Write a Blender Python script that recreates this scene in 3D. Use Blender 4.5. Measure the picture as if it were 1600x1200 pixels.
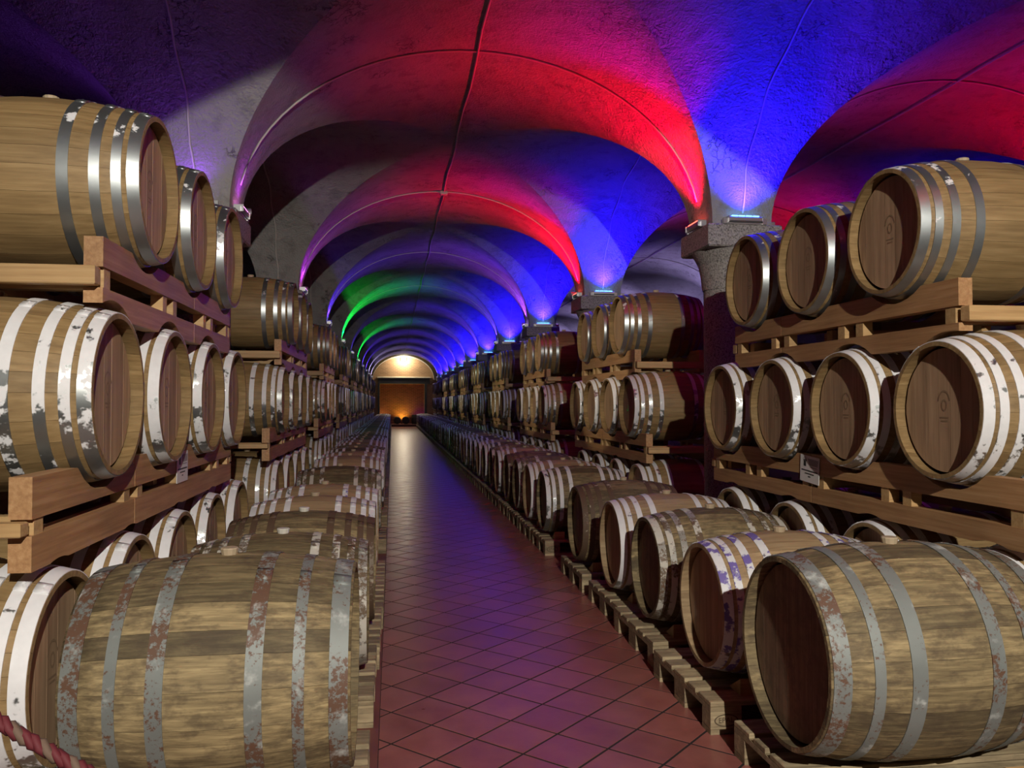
import bpy, math, random
from mathutils import Vector, Matrix

random.seed(7)
scene = bpy.context.scene
for o in list(bpy.data.objects):
    bpy.data.objects.remove(o, do_unlink=True)
COL = scene.collection
R_ = math.radians
H = 1.47                      # camera height above the tiles

# ------------------------------------------------------------------ camera
cam_d = bpy.data.cameras.new('camera')
cam_d.sensor_width = 36.0
cam_d.lens = 1284.2 / 1600 * 36
cam_d.clip_start = 0.05
cam_d.clip_end = 200
cam = bpy.data.objects.new('camera', cam_d)
cam.location = (0, 0, H)
cam.rotation_euler = (R_(91.334), 0, R_(-8.283))
COL.objects.link(cam)
scene.camera = cam

# ------------------------------------------------------------------ world, light behind the viewer, exposure
world = bpy.data.worlds.new('world')
scene.world = world
world.use_nodes = True
world.node_tree.nodes['Background'].inputs[0].default_value = (0.5, 0.45, 0.42, 1)
world.node_tree.nodes['Background'].inputs[1].default_value = 0.004

def spot(name, loc, direction, energy, color, size, blend, radius, parent=None):
    d = bpy.data.lights.new(name, 'SPOT')
    d.energy = energy; d.color = color; d.spot_size = R_(size); d.spot_blend = blend
    d.shadow_soft_size = radius
    o = bpy.data.objects.new(name, d)
    o.location = loc
    o.rotation_euler = Vector(direction).to_track_quat('-Z', 'Y').to_euler()
    COL.objects.link(o)
    if parent: o.parent = parent
    return o

# warm white floodlight hung from the crown one bay behind the viewer, tilted down the aisle
el = R_(-22.2)
spot('floodlight_behind_viewer', (0.8, -2.7, H + 2.1), (-0.03 * math.cos(el), math.cos(el), math.sin(el)),
     1650, (1.0, 0.94, 0.83), 52, 0.04, 0.035)

scene.view_settings.view_transform = 'Standard'
scene.view_settings.look = 'None'
scene.view_settings.gamma = 1
scene.view_settings.use_curve_mapping = False
scene.view_settings.exposure = 0.0
scene.cycles.use_denoising = True
scene.cycles.max_bounces = 4
scene.cycles.diffuse_bounces = 3
scene.cycles.glossy_bounces = 2
scene.cycles.transmission_bounces = 0
scene.cycles.use_adaptive_sampling = True
scene.cycles.adaptive_threshold = 0.04
scene.cycles.sample_clamp_indirect = 4.0

# ------------------------------------------------------------------ helpers
def mesh(name, verts, faces, mat=None, smooth=False, mats=None, fmat=None):
    m = bpy.data.meshes.new(name)
    m.from_pydata([tuple(v) for v in verts], [], faces)
    if mats:
        for q in mats: m.materials.append(q)
        if fmat: m.polygons.foreach_set('material_index', fmat)
    elif mat:
        m.materials.append(mat)
    if smooth:
        m.polygons.foreach_set('use_smooth', [True] * len(m.polygons))
    m.update()
    return m

def obj(name, m, parent=None, loc=None, mat=None):
    o = bpy.data.objects.new(name, m)
    COL.objects.link(o)
    if parent: o.parent = parent
    if loc is not None: o.location = loc
    if mat is not None and m is not None:
        o.material_slots[0].link = 'OBJECT'
        o.material_slots[0].material = mat
    return o

def tag(o, label, cat, group=None):
    o['label'] = label; o['category'] = cat
    if group: o['group'] = group
    return o

def thing(name, loc, label, cat, group=None, rz=0):
    o = bpy.data.objects.new(name, None)
    o.empty_display_size = 0.1
    COL.objects.link(o)
    o.location = loc; o.rotation_euler = (0, 0, rz)
    return tag(o, label, cat, group)

def struct(name, m):
    o = obj(name, m); o['kind'] = 'structure'
    return o

class MB:
    """collects verts and faces for one mesh"""
    def __init__(s): s.v = []; s.f = []; s.m = []
    def add(s, v, f, mi=0):
        n = len(s.v); s.v += [tuple(p) for p in v]; s.f += [tuple(i + n for i in q) for q in f]; s.m += [mi] * len(f)
    def box(s, x0, x1, y0, y1, z0, z1, mi=0):
        s.add([(x0,y0,z0),(x1,y0,z0),(x1,y1,z0),(x0,y1,z0),(x0,y0,z1),(x1,y0,z1),(x1,y1,z1),(x0,y1,z1)],
              [(0,3,2,1),(4,5,6,7),(0,1,5,4),(1,2,6,5),(2,3,7,6),(3,0,4,7)], mi)
    def bbox(s, x0, x1, y0, y1, z0, z1, b=0.006, mi=0):
        """box with chamfered edges round every face"""
        vs = []
        for z, e in ((z0, b), (z0 + b, 0), (z1 - b, 0), (z1, b)):
            vs += [(x0+e+(b if e==0 else 0)*0, y0+e, z), (x1-e, y0+e, z), (x1-e, y1-e, z), (x0+e, y1-e, z)]
        fs = [(3,2,1,0), (12,13,14,15)]
        for k in range(3):
            for i in range(4):
                j = (i + 1) % 4
                fs.append((k*4+i, k*4+j, k*4+4+j, k*4+4+i))
        s.add(vs, fs, mi)
    def lathe(s, prof, n, axis='z', cx=0, cy=0, cz=0, mi=0, cap0=True, cap1=True):
        """prof: list of (along, radius)"""
        vs = []
        for (h, r) in prof:
            for i in range(n):
                a = 2 * math.pi * i / n
                c, q = r * math.cos(a), r * math.sin(a)
                if axis == 'z': vs.append((cx + c, cy + q, cz + h))
                elif axis == 'x': vs.append((cx + h, cy + c, cz + q))
                else: vs.append((cx + q, cy + h, cz + c))
        fs = []
        for k in range(len(prof) - 1):
            for i in range(n):
                j = (i + 1) % n
                fs.append((k*n+i, k*n+j, k*n+n+j, k*n+n+i))
        if cap0: fs.append(tuple(range(n - 1, -1, -1)))
        if cap1: fs.append(tuple(range((len(prof)-1)*n, len(prof)*n)))
        s.add(vs, fs, mi)
    def tube(s, pts, r, n=6, mi=0):
        vs = []; fs = []
        P = [Vector(p) for p in pts]
        up = Vector((0, 0, 1))
        for k, p in enumerate(P):
            t = (P[min(k+1, len(P)-1)] - P[max(k-1, 0)]).normalized()
            ref = up if abs(t.z) < 0.9 else Vector((1, 0, 0))
            a = t.cross(ref).normalized(); b = t.cross(a)
            for i in range(n):
                w = 2 * math.pi * i / n
                vs.append(p + a * (r * math.cos(w)) + b * (r * math.sin(w)))
        for k in range(len(P) - 1):
            for i in range(n):
                j = (i + 1) % n
                fs.append((k*n+i, k*n+j, k*n+n+j, k*n+n+i))
        fs.append(tuple(range(n - 1, -1, -1))); fs.append(tuple(range((len(P)-1)*n, len(P)*n)))
        s.add(vs, fs, mi)
    def build(s, name, mat=None, smooth=False, mats=None):
        return mesh(name, s.v, s.f, mat, smooth, mats, s.m if mats else None)

ONES = ['', 'first', 'second', 'third', 'fourth', 'fifth', 'sixth', 'seventh', 'eighth', 'ninth', 'tenth', 'eleventh', 'twelfth',
        'thirteenth', 'fourteenth', 'fifteenth', 'sixteenth', 'seventeenth', 'eighteenth', 'nineteenth']
TENS = {2: ('twentieth', 'twenty'), 3: ('thirtieth', 'thirty'), 4: ('fortieth', 'forty'), 5: ('fiftieth', 'fifty'), 6: ('sixtieth', 'sixty'), 7: ('seventieth', 'seventy')}
def nth(n):
    if n < 20: return ONES[n]
    t, u = divmod(n, 10)
    return TENS[t][0] if u == 0 else TENS[t][1] + '-' + ONES[u]

# ------------------------------------------------------------------ materials
class NT:
    def __init__(s, name):
        s.mat = bpy.data.materials.new(name); s.mat.use_nodes = True
        s.t = s.mat.node_tree; s.p = s.t.nodes['Principled BSDF']
    def n(s, typ, **kw):
        q = s.t.nodes.new(typ)
        for k, v in kw.items():
            if k.startswith('i_'):
                key = k[2:]
                q.inputs[int(key) if key.isdigit() else key].default_value = v
            else: setattr(q, k, v)
        return q
    def l(s, a, b): s.t.links.new(a, b)
    def math(s, op, a, b=None, c=None, clamp=False):
        q = s.n('ShaderNodeMath', operation=op, use_clamp=clamp)
        for i, x in enumerate((a, b, c)):
            if x is None: continue
            if isinstance(x, (int, float)): q.inputs[i].default_value = x
            else: s.l(x, q.inputs[i])
        return q.outputs[0]
    def mix(s, f, a, b, mode='MIX'):
        q = s.n('ShaderNodeMix', data_type='RGBA', blend_type=mode)
        for i, x in ((0, f), (6, a), (7, b)):
            if isinstance(x, (int, float)): q.inputs[i].default_value = x
            elif isinstance(x, tuple): q.inputs[i].default_value = (*x, 1)
            else: s.l(x, q.inputs[i])
        return q.outputs[2]
    def coords(s, scale=(1, 1, 1), rnd=True, kind='Object'):
        tc = s.n('ShaderNodeTexCoord')
        mp = s.n('ShaderNodeMapping'); mp.inputs['Scale'].default_value = scale
        if rnd:
            oi = s.n('ShaderNodeObjectInfo')
            cm = s.n('ShaderNodeCombineXYZ')
            s.l(s.math('MULTIPLY', oi.outputs['Random'], 37.0), cm.inputs[0])
            s.l(s.math('MULTIPLY', oi.outputs['Random'], 91.0), cm.inputs[1])
            s.l(s.math('MULTIPLY', oi.outputs['Random'], 53.0), cm.inputs[2])
            ad = s.n('ShaderNodeVectorMath', operation='ADD')
            s.l(tc.outputs[kind], ad.inputs[0]); s.l(cm.outputs[0], ad.inputs[1])
            s.l(ad.outputs[0], mp.inputs[0])
        else:
            s.l(tc.outputs[kind], mp.inputs[0])
        return mp.outputs[0]
    def noise(s, vec, scale, detail=4, rough=0.55):
        detail = min(detail, 4)
        q = s.n('ShaderNodeTexNoise'); q.inputs['Scale'].default_value = scale
        q.inputs['Detail'].default_value = detail; q.inputs['Roughness'].default_value = rough
        s.l(vec, q.inputs['Vector'])
        return q.outputs[0]
    def ramp(s, fac, stops):
        q = s.n('ShaderNodeValToRGB'); e = q.color_ramp.elements
        while len(e) < len(stops): e.new(0.5)
        for i, (p, c) in enumerate(stops):
            e[i].position = p; e[i].color = (*c, 1) if len(c) == 3 else c
        s.l(fac, q.inputs[0])
        return q.outputs[0]
    def step(s, fac, lo, hi):
        q = s.n('ShaderNodeMapRange', interpolation_type='SMOOTHSTEP')
        q.inputs['From Min'].default_value = lo; q.inputs['From Max'].default_value = hi
        s.l(fac, q.inputs['Value'])
        return q.outputs[0]
    def bump(s, h, strength, dist=0.01):
        q = s.n('ShaderNodeBump'); q.inputs['Strength'].default_value = strength; q.inputs['Distance'].default_value = dist
        s.l(h, q.inputs['Height']); s.l(q.outputs[0], s.p.inputs['Normal'])
    def done(s, col=None, rough=None, metal=None):
        for k, v in (('Base Color', col), ('Roughness', rough), ('Metallic', metal)):
            if v is None: continue
            if isinstance(v, (int, float)): s.p.inputs[k].default_value = v
            elif isinstance(v, tuple): s.p.inputs[k].default_value = (*v, 1)
            else: s.l(v, s.p.inputs[k])
        return s.mat

def wood(name, dark, mid, light, grain=(1.2, 22, 22), stain=0.0, stain_col=(0.05, 0.035, 0.02), vary=0.5, rough=0.62, staves=0, bump=0.25):
    m = NT(name)
    v = m.coords(grain)
    g = m.noise(v, 2.2, 6, 0.6)
    col = m.ramp(g, [(0.28, dark), (0.5, mid), (0.72, light)])
    v2 = m.coords((1, 1, 1))
    big = m.noise(v2, 3.0, 3)
    oi = m.n('ShaderNodeObjectInfo')
    if staves:
        tc = m.n('ShaderNodeTexCoord'); sp = m.n('ShaderNodeSeparateXYZ'); m.l(tc.outputs['Object'], sp.inputs[0])
        ang = m.math('ARCTAN2', sp.outputs[1], m.math('SUBTRACT', sp.outputs[2], 0.345))
        sid = m.math('FLOOR', m.math('MULTIPLY', ang, staves / 6.2832))
        wn = m.n('ShaderNodeTexWhiteNoise', noise_dimensions='1D')
        m.l(m.math('ADD', sid, m.math('MULTIPLY', oi.outputs['Random'], 77.0)), wn.inputs['W'])
        rnd = wn.outputs[0]
    else:
        rnd = oi.outputs['Random']
    val = m.math('ADD', 1.0 - vary * 0.5, m.math('MULTIPLY', rnd, vary))
    val = m.math('MULTIPLY', val, m.math('ADD', 0.75, m.math('MULTIPLY', big, 0.5)))
    cb = m.n('ShaderNodeCombineXYZ')
    for i in range(3): m.l(val, cb.inputs[i])
    col = m.mix(1.0, col, cb.outputs[0], 'MULTIPLY')
    if stain:
        st = m.noise(m.coords((2.6, 5, 5)), 3.4, 6, 0.7)
        col = m.mix(m.math('MULTIPLY', m.step(st, 0.44, 0.64), stain), col, stain_col)
    m.bump(g, bump, 0.004)
    return m.done(col, rough)

def hoopmat(name, paint=0.5, pcol=(0.78, 0.78, 0.80), rust=0.0, steel=(0.42, 0.44, 0.44), rough=0.34, metal=0.9, soft=0.03, second=None, low=0.0, rcol=(0.17, 0.075, 0.04)):
    m = NT(name)
    v = m.coords((1, 1, 1))
    a = m.noise(v, 9.0, 7, 0.68)
    if low:
        tc = m.n('ShaderNodeTexCoord'); sp = m.n('ShaderNodeSeparateXYZ'); m.l(tc.outputs['Object'], sp.inputs[0])
        a = m.math('ADD', a, m.math('MULTIPLY', m.math('SUBTRACT', sp.outputs[2], 0.30), low))
    th = 0.78 - 0.56 * paint
    mask = m.step(a, th - soft, th + soft)
    tone = m.noise(v, 4.0, 4)
    scol = m.mix(tone, tuple(c * 0.62 for c in steel), tuple(min(1, c * 1.25) for c in steel))
    if rust:
        r = m.math('ADD', m.math('MULTIPLY', m.noise(m.coords((1.3, 1.3, 1.3)), 3.5, 3, 0.6), 0.55), m.math('MULTIPLY', m.noise(m.coords((1.1, 1.1, 1.1)), 60.0, 3, 0.7), 0.45))
        t2 = 0.66 - 0.33 * rust
        rm = m.step(r, t2 - 0.025, t2 + 0.035)
        scol = m.mix(rm, scol, rcol)
    pc = m.mix(m.noise(v, 30.0, 3), tuple(c * 0.8 for c in pcol), pcol)
    if second:
        s2 = m.noise(m.coords((1.7, 1.7, 1.7)), 7.0, 5, 0.6)
        pc = m.mix(m.step(s2, 0.5, 0.56), pc, second)
    col = m.mix(mask, scol, pc)
    mt = m.math('MULTIPLY', m.math('SUBTRACT', 1.0, mask), metal)
    if rust: mt = m.math('MULTIPLY', mt, m.math('SUBTRACT', 1.0, rm))
    ro = m.math('ADD', m.math('MULTIPLY', mask, 0.25), m.math('ADD', rough - 0.06, m.math('MULTIPLY', tone, 0.12)))
    m.bump(a, 0.15, 0.002)
    return m.done(col, ro, mt)

M = {}
M['oak_new'] = wood('oak_new', (0.175, 0.108, 0.044), (0.245, 0.158, 0.066), (0.31, 0.208, 0.095), vary=0.3)
M['oak_old'] = wood('oak_old', (0.10, 0.072, 0.036), (0.19, 0.142, 0.07), (0.31, 0.235, 0.118), stain=0.55, stain_col=(0.055, 0.036, 0.022), vary=0.95, rough=0.75, bump=0.5, grain=(2.2, 34, 34))
M['oak_pale'] = wood('oak_pale', (0.25, 0.165, 0.088), (0.33, 0.23, 0.125), (0.41, 0.295, 0.165), vary=0.25)
M['head_new'] = wood('head_new', (0.245, 0.15, 0.088), (0.33, 0.21, 0.125), (0.42, 0.28, 0.17), grain=(10, 16, 1.0), vary=0.28, bump=0.12)
M['head_old'] = wood('head_old', (0.11, 0.065, 0.04), (0.165, 0.10, 0.062), (0.23, 0.15, 0.09), grain=(10, 16, 1.0), vary=0.35, stain=0.4, bump=0.3)
M['body_new'] = wood('body_new', (0.175, 0.108, 0.044), (0.245, 0.158, 0.066), (0.31, 0.208, 0.095), vary=0.35, staves=28)
M['body_old'] = wood('body_old', (0.10, 0.072, 0.036), (0.19, 0.142, 0.07), (0.31, 0.235, 0.118), stain=0.7, stain_col=(0.055, 0.036, 0.022), vary=0.7, staves=28)
M['body_pale'] = wood('body_pale', (0.25, 0.165, 0.088), (0.33, 0.23, 0.125), (0.41, 0.295, 0.165), vary=0.3, staves=28)
M['pine'] = wood('pine', (0.27, 0.135, 0.058), (0.36, 0.195, 0.085), (0.44, 0.26, 0.125), grain=(26, 1.0, 26), vary=0.25, rough=0.55)
M['pine_x'] = wood('pine_x', (0.34, 0.20, 0.085), (0.44, 0.275, 0.12), (0.52, 0.345, 0.165), grain=(1.0, 26, 26), vary=0.25, rough=0.55)
M['pallet'] = wood('pallet', (0.19, 0.145, 0.085), (0.33, 0.255, 0.15), (0.46, 0.37, 0.225), grain=(1.5, 20, 20), vary=0.6, stain=0.35, stain_col=(0.09, 0.065, 0.04), rough=0.8)
M['bung'] = NT('bung').done((0.42, 0.33, 0.22), 0.6)
M['bung_white'] = NT('bung_white').done((0.62, 0.60, 0.54), 0.5)
M['steel_clean'] = hoopmat('steel_clean', paint=0.17, rust=0, steel=(0.41, 0.44, 0.45), rough=0.38, low=0.32)
M['white_peel'] = hoopmat('white_peel', paint=0.51, rust=0.05, low=0.45, steel=(0.36, 0.38, 0.38))
M['white_full'] = hoopmat('white_full', paint=0.62, low=0.25)
M['zinc_rust'] = hoopmat('zinc_rust', paint=0.24, pcol=(0.50, 0.52, 0.50), rust=0.40, steel=(0.235, 0.255, 0.245), rough=0.6, metal=0.35, soft=0.09, rcol=(0.12, 0.062, 0.038))
M['zinc_worn'] = hoopmat('zinc_worn', paint=0.48, pcol=(0.60, 0.57, 0.50), rust=0.5, steel=(0.34, 0.33, 0.30), rough=0.6, metal=0.4, rcol=(0.13, 0.085, 0.05))
M['brown_band'] = hoopmat('brown_band', paint=0.26, pcol=(0.42, 0.36, 0.28), rust=0.8, steel=(0.25, 0.2, 0.15), rough=0.7, metal=0.3, rcol=(0.10, 0.06, 0.035))
M['white_purple'] = hoopmat('white_purple', paint=0.68, second=(0.16, 0.12, 0.38), low=0.1)

def plaster():
    m = NT('vault_plaster')
    v = m.coords((1, 1, 1), rnd=False)
    n1 = m.noise(v, 0.9, 5, 0.6)
    n2 = m.noise(v, 6.0, 6, 0.65)
    n3 = m.noise(v, 45.0, 4, 0.6)
    base = m.ramp(n1, [(0.3, (0.25, 0.238, 0.232)), (0.7, (0.40, 0.385, 0.375))])
    # dark wriggling cracks and pocks in scattered patches
    crv = m.n('ShaderNodeTexNoise'); crv.inputs['Scale'].default_value = 13.0; crv.inputs['Detail'].default_value = 3
    m.l(v, crv.inputs['Vector'])
    line = m.math('ABSOLUTE', m.math('SUBTRACT', crv.outputs[0], 0.5))
    crack = m.math('SUBTRACT', 1.0, m.step(line, 0.008, 0.03))
    patch = m.step(m.noise(v, 1.7, 3), 0.57, 0.66)
    crack = m.math('MULTIPLY', crack, patch)
    col = m.mix(m.math('MULTIPLY', crack, 0.7), base, (0.09, 0.085, 0.08))
    col = m.mix(m.math('MULTIPLY', m.step(n2, 0.5, 0.66), 0.5), col, (0.19, 0.18, 0.175))
    h = m.math('ADD', m.math('MULTIPLY', n2, 0.8), m.math('ADD', m.math('MULTIPLY', n3, 0.5), m.math('MULTIPLY', crack, -0.6)))
    m.bump(h, 1.0, 0.035)
    return m.done(col, 0.88)
M['plaster'] = plaster()

def granite():
    m = NT('granite')
    v = m.coords((1, 1, 1), rnd=False)
    a = m.noise(v, 70.0, 3, 0.7); b = m.noise(v, 3.0, 4)
    col = m.ramp(a, [(0.36, (0.06, 0.055, 0.055)), (0.46, (0.26, 0.24, 0.225)), (0.64, (0.42, 0.39, 0.37))])
    col = m.mix(m.math('MULTIPLY', b, 0.35), col, (0.2, 0.18, 0.17))
    m.bump(a, 0.3, 0.004)
    return m.done(col, 0.75)
M['granite'] = granite()

def tile():
    m = NT('terracotta_tile')
    v = m.coords((1, 1, 1), kind='Object')
    n1 = m.noise(v, 7.0, 5, 0.6); n2 = m.noise(v, 60.0, 3)
    oi = m.n('ShaderNodeObjectInfo')
    col = m.ramp(n1, [(0.3, (0.25, 0.078, 0.066)), (0.7, (0.34, 0.122, 0.102))])
    k = m.math('ADD', 0.86, m.math('MULTIPLY', oi.outputs['Random'], 0.28))
    cb = m.n('ShaderNodeCombineXYZ')
    for i in range(3): m.l(k, cb.inputs[i])
    col = m.mix(1.0, col, cb.outputs[0], 'MULTIPLY')
    m.bump(m.math('ADD', n1, m.math('MULTIPLY', n2, 0.25)), 0.18, 0.006)
    return m.done(col, m.math('ADD', 0.22, m.math('MULTIPLY', n1, 0.22)))
M['tile'] = tile()
M['grout'] = NT('grout').done((0.02, 0.012, 0.012), 0.95)
fl = NT('floor_border')
fl.done(fl.ramp(fl.noise(fl.coords((1, 1, 1), rnd=False), 5, 4), [(0.3, (0.15, 0.045, 0.038)), (0.7, (0.21, 0.07, 0.056))]), 0.5)
M['floor'] = fl.mat

def brick(name, c1, c2, mortar):
    m = NT(name)
    tc = m.n('ShaderNodeTexCoord'); sp = m.n('ShaderNodeSeparateXYZ'); m.l(tc.outputs['Object'], sp.inputs[0])
    cb = m.n('ShaderNodeCombineXYZ'); m.l(sp.outputs[0], cb.inputs[0]); m.l(sp.outputs[2], cb.inputs[1])
    b = m.n('ShaderNodeTexBrick'); m.l(cb.outputs[0], b.inputs['Vector'])
    b.inputs['Color1'].default_value = (*c1, 1); b.inputs['Color2'].default_value = (*c2, 1); b.inputs['Mortar'].default_value = (*mortar, 1)
    b.inputs['Scale'].default_value = 1.0; b.inputs['Brick Width'].default_value = 0.26; b.inputs['Row Height'].default_value = 0.085
    b.inputs['Mortar Size'].default_value = 0.008
    m.bump(m.math('MULTIPLY', b.outputs['Fac'], -1.0), 0.8, 0.03)
    return m.done(b.outputs['Color'], 0.85)
M['brick'] = brick('brick_red', (0.30, 0.075, 0.05), (0.19, 0.045, 0.035), (0.30, 0.19, 0.13))
M['brick_tan'] = brick('brick_tan', (0.34, 0.20, 0.10), (0.26, 0.15, 0.08), (0.36, 0.28, 0.19))
M['wall'] = NT('limewash').done((0.30, 0.28, 0.26), 0.9)
M['dark_steel'] = NT('dark_steel').done((0.03, 0.03, 0.032), 0.5, 0.3)
M['cream'] = NT('cream_moulding').done((0.55, 0.52, 0.42), 0.7)
M['alu'] = NT('aluminium').done((0.62, 0.62, 0.64), 0.35, 0.9)
M['conduit'] = NT('conduit_grey').done((0.50, 0.47, 0.44), 0.6)
M['paper'] = NT('sign_paper').done((0.70, 0.68, 0.66), 0.6)
M['ink'] = NT('sign_ink').done((0.03, 0.03, 0.03), 0.6)
M['ink_grey'] = NT('sign_ink_grey').done((0.30, 0.27, 0.27), 0.6)
M['burn'] = NT('burnt_stamp').done((0.09, 0.06, 0.035), 0.8)
M['mark_green'] = NT('mark_green').done((0.10, 0.75, 0.12), 0.5)
M['rope_red'] = NT('rope_red').done((0.095, 0.008, 0.013), 0.75)
M['rope_white'] = NT('rope_white').done((0.115, 0.072, 0.05), 0.8)
M['brand'] = NT('burnt_brand').done((0.225, 0.142, 0.083), 0.7)
M['keg'] = NT('keg_silhouette').done((0.03, 0.017, 0.01), 0.6)  # near-black over wood, hoops and heads, shade of a silhouette put into the colour
M['step'] = NT('step_red').done((0.11, 0.03, 0.025), 0.7)

def emit(name, col, s):
    m = bpy.data.materials.new(name); m.use_nodes = True
    p = m.node_tree.nodes['Principled BSDF']
    p.inputs['Base Color'].default_value = (*col, 1)
    p.inputs['Emission Color'].default_value = (*col, 1); p.inputs['Emission Strength'].default_value = s; m.cycles.emission_sampling = 'NONE'
    return m

# ------------------------------------------------------------------ vault grid
XC0, DX = 0.704, 4.43          # crown of the main aisle, bay width across
Y0, DY = 6.82, 4.65            # first column in view, bay length
HP = 0.26                      # half width of a springing
ZS = H + 1.50                  # springing level
RISE = 1.47
A_, B_ = DX / 2 - HP, DY / 2 - HP
def colx(i): return XC0 + DX / 2 + i * DX      # i = 0 right of the aisle, -1 left of it
def coly(k): return Y0 + k * DY
YEND = coly(10)
YBEG = coly(-3)

vb = MB()
NU, NTT = 44, 14
def patch(fn):
    vs = []; fs = []
    for i in range(NU + 1):
        th = -math.pi / 2 + math.pi * i / NU
        u = math.sin(th); z = ZS + RISE * math.cos(th)
        for j in range(NTT + 1):
            vs.append(fn(u, -1 + 2 * j / NTT, z))
    for i in range(NU):
        for j in range(NTT):
            a = i * (NTT + 1) + j
            fs.append((a, a + 1, a + NTT + 2, a + NTT + 1))
    vb.add(vs, fs)
for ia in (-1, 0, 1, 2):                       # aisles
    xc = XC0 + ia * DX
    for k in range(-3, 11):
        lo = -1 if k > -3 else 0
        hi = 1 if k < 10 else 0
        def fn(u, t, z, xc=xc, k=k, lo=lo, hi=hi):
            tt = lo + (hi - lo) * (t + 1) / 2
            return (xc + A_ * u, coly(k) + tt * (HP + B_ * (1 - abs(u))), z)
        patch(fn)
for i in range(-2, 3):                          # column lines
    for k in range(-3, 10):
        lo = -1 if i > -2 else 0
        hi = 1 if i < 2 else 0
        yc = coly(k) + DY / 2
        def fn(v, t, z, i=i, yc=yc, lo=lo, hi=hi):
            tt = lo + (hi - lo) * (t + 1) / 2
            return (colx(i) + tt * (HP + A_ * (1 - abs(v))), yc + B_ * v, z)
        patch(fn)
ceil = struct('ceiling', vb.build('ceiling', M['plaster'], smooth=True))

# ------------------------------------------------------------------ walls
XL, XR = colx(-2), colx(2)
w = MB(); w.box(XL - 0.3, XL, YBEG, YEND, 0, ZS + RISE + 0.2); struct('wall_left', w.build('wall_left', M['wall']))
w = MB(); w.box(XR, XR + 0.3, YBEG, YEND, 0, ZS + RISE + 0.2); struct('wall_right', w.build('wall_right', M['wall']))
w = MB(); w.box(XL - 0.3, XR + 0.3, YBEG - 0.3, YBEG, 0, ZS + RISE + 0.2); struct('wall_front', w.build('wall_front', M['wall']))
# far wall with a square opening and a brick-backed niche
DXL, DXR, DZT = -0.80, 2.05, H + 1.24
w = MB()
w.box(XL - 0.3, DXL, YEND, YEND + 0.9, 0, ZS + RISE + 0.2)
w.box(DXR, XR + 0.3, YEND, YEND + 0.9, 0, ZS + RISE + 0.2)
w.box(DXL, DXR, YEND, YEND + 0.9, DZT, ZS + RISE + 0.2)
struct('wall_back', w.build('wall_back', M['brick_tan']))
w = MB(); w.box(DXL, DXR, YEND + 0.75, YEND + 0.9, 0, DZT); struct('wall_niche', w.build('wall_niche', M['brick']))
dr = MB()
dr.box(DXL - 0.12, DXR + 0.34, YEND - 0.10, YEND, DZT, H + 1.60)
dr.box(DXL - 0.12, DXL, YEND - 0.10, YEND, 0, DZT)
dr.box(DXR, DXR + 0.16, YEND - 0.10, YEND, 0, DZT)
dro = struct('door_1', dr.build('door_1', M['dark_steel']))
dr = MB(); dr.bbox(DXL - 0.16, DXR + 0.40, YEND - 0.16, YEND, H + 1.60, H + 1.69, 0.02)
obj('lintel_moulding', dr.build('lintel_moulding', M['cream']), dro)

# ------------------------------------------------------------------ floor with diamond tiles
TX0, TX1 = -0.055, 1.80
f = MB()
f.box(XL, TX0, YBEG, YEND + 0.8, -0.1, 0.0)
f.box(TX1, XR, YBEG, YEND + 0.8, -0.1, 0.0)
f.box(TX0, TX1, YBEG, YEND + 0.8, -0.1, -0.0016, 1)
floor = struct('floor', f.build('floor', mats=[M['floor'], M['grout']]))
S = 0.264 * H / 1.5
SQ = math.sqrt(0.5)
P0, Q0 = 2.877 * H / 1.5, 2.35 * H / 1.5
def clip(poly):
    for sgn, lim in ((1, TX0 + 0.003), (-1, TX1 - 0.003)):
        out = []
        for i in range(len(poly)):
            a, b = poly[i], poly[(i + 1) % len(poly)]
            ia, ib = sgn * (a[0] - lim) >= 0, sgn * (b[0] - lim) >= 0
            if ia: out.append(a)
            if ia != ib:
                t = (lim - a[0]) / (b[0] - a[0]); out.append((lim, a[1] + t * (b[1] - a[1])))
        poly = out
        if len(poly) < 3: return None
    return poly
def tile_geo(poly, cx, cy):
    n = len(poly); e = 0.994
    vs = [(p[0] - cx, p[1] - cy, -0.004) for p in poly] + [(p[0] - cx, p[1] - cy, -0.0005) for p in poly] + \
         [((p[0] - cx) * e, (p[1] - cy) * e, 0.0) for p in poly]
    fs = [tuple(range(2 * n, 3 * n))]
    for k in (0, 1):
        for i in range(n):
            j = (i + 1) % n
            fs.append((k*n+i, k*n+j, k*n+n+j, k*n+n+i))
    return vs, fs
tiles = []
g = 0.0058
for ip in range(-40, 260):
    for iq in range(-40, 260):
        p, q = P0 + (ip + 0.5) * S, Q0 + (iq + 0.5) * S
        cx, cy = (p - q) * SQ, (p + q) * SQ
        if not (TX0 - 0.2 < cx < TX1 + 0.2 and -1.0 < cy < YEND - 1.6): continue
        hs = (S / 2 - g) * math.sqrt(2)
        full = [(cx - hs, cy), (cx, cy - hs), (cx + hs, cy), (cx, cy + hs)]
        poly = clip(full)
        if not poly: continue
        ar = 0.5 * abs(sum(poly[i][0] * poly[(i+1) % len(poly)][1] - poly[(i+1) % len(poly)][0] * poly[i][1] for i in range(len(poly))))
        if ar < 0.0002: continue
        mx = sum(p[0] for p in poly) / len(poly); my = sum(p[1] for p in poly) / len(poly)
        tiles.append((my, mx, poly, poly == full))
tiles.sort(key=lambda t: t[0])
hs = (S / 2 - g) * math.sqrt(2)
tv, tf = tile_geo([(-hs, 0), (0, -hs), (hs, 0), (0, hs)], 0, 0)
tile_mesh = mesh('floor_tile', tv, tf, M['tile'])
single = [t for t in tiles if t[0] > 2.75][:300]
sids = set(id(t) for t in single)
rest = MB()
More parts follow.
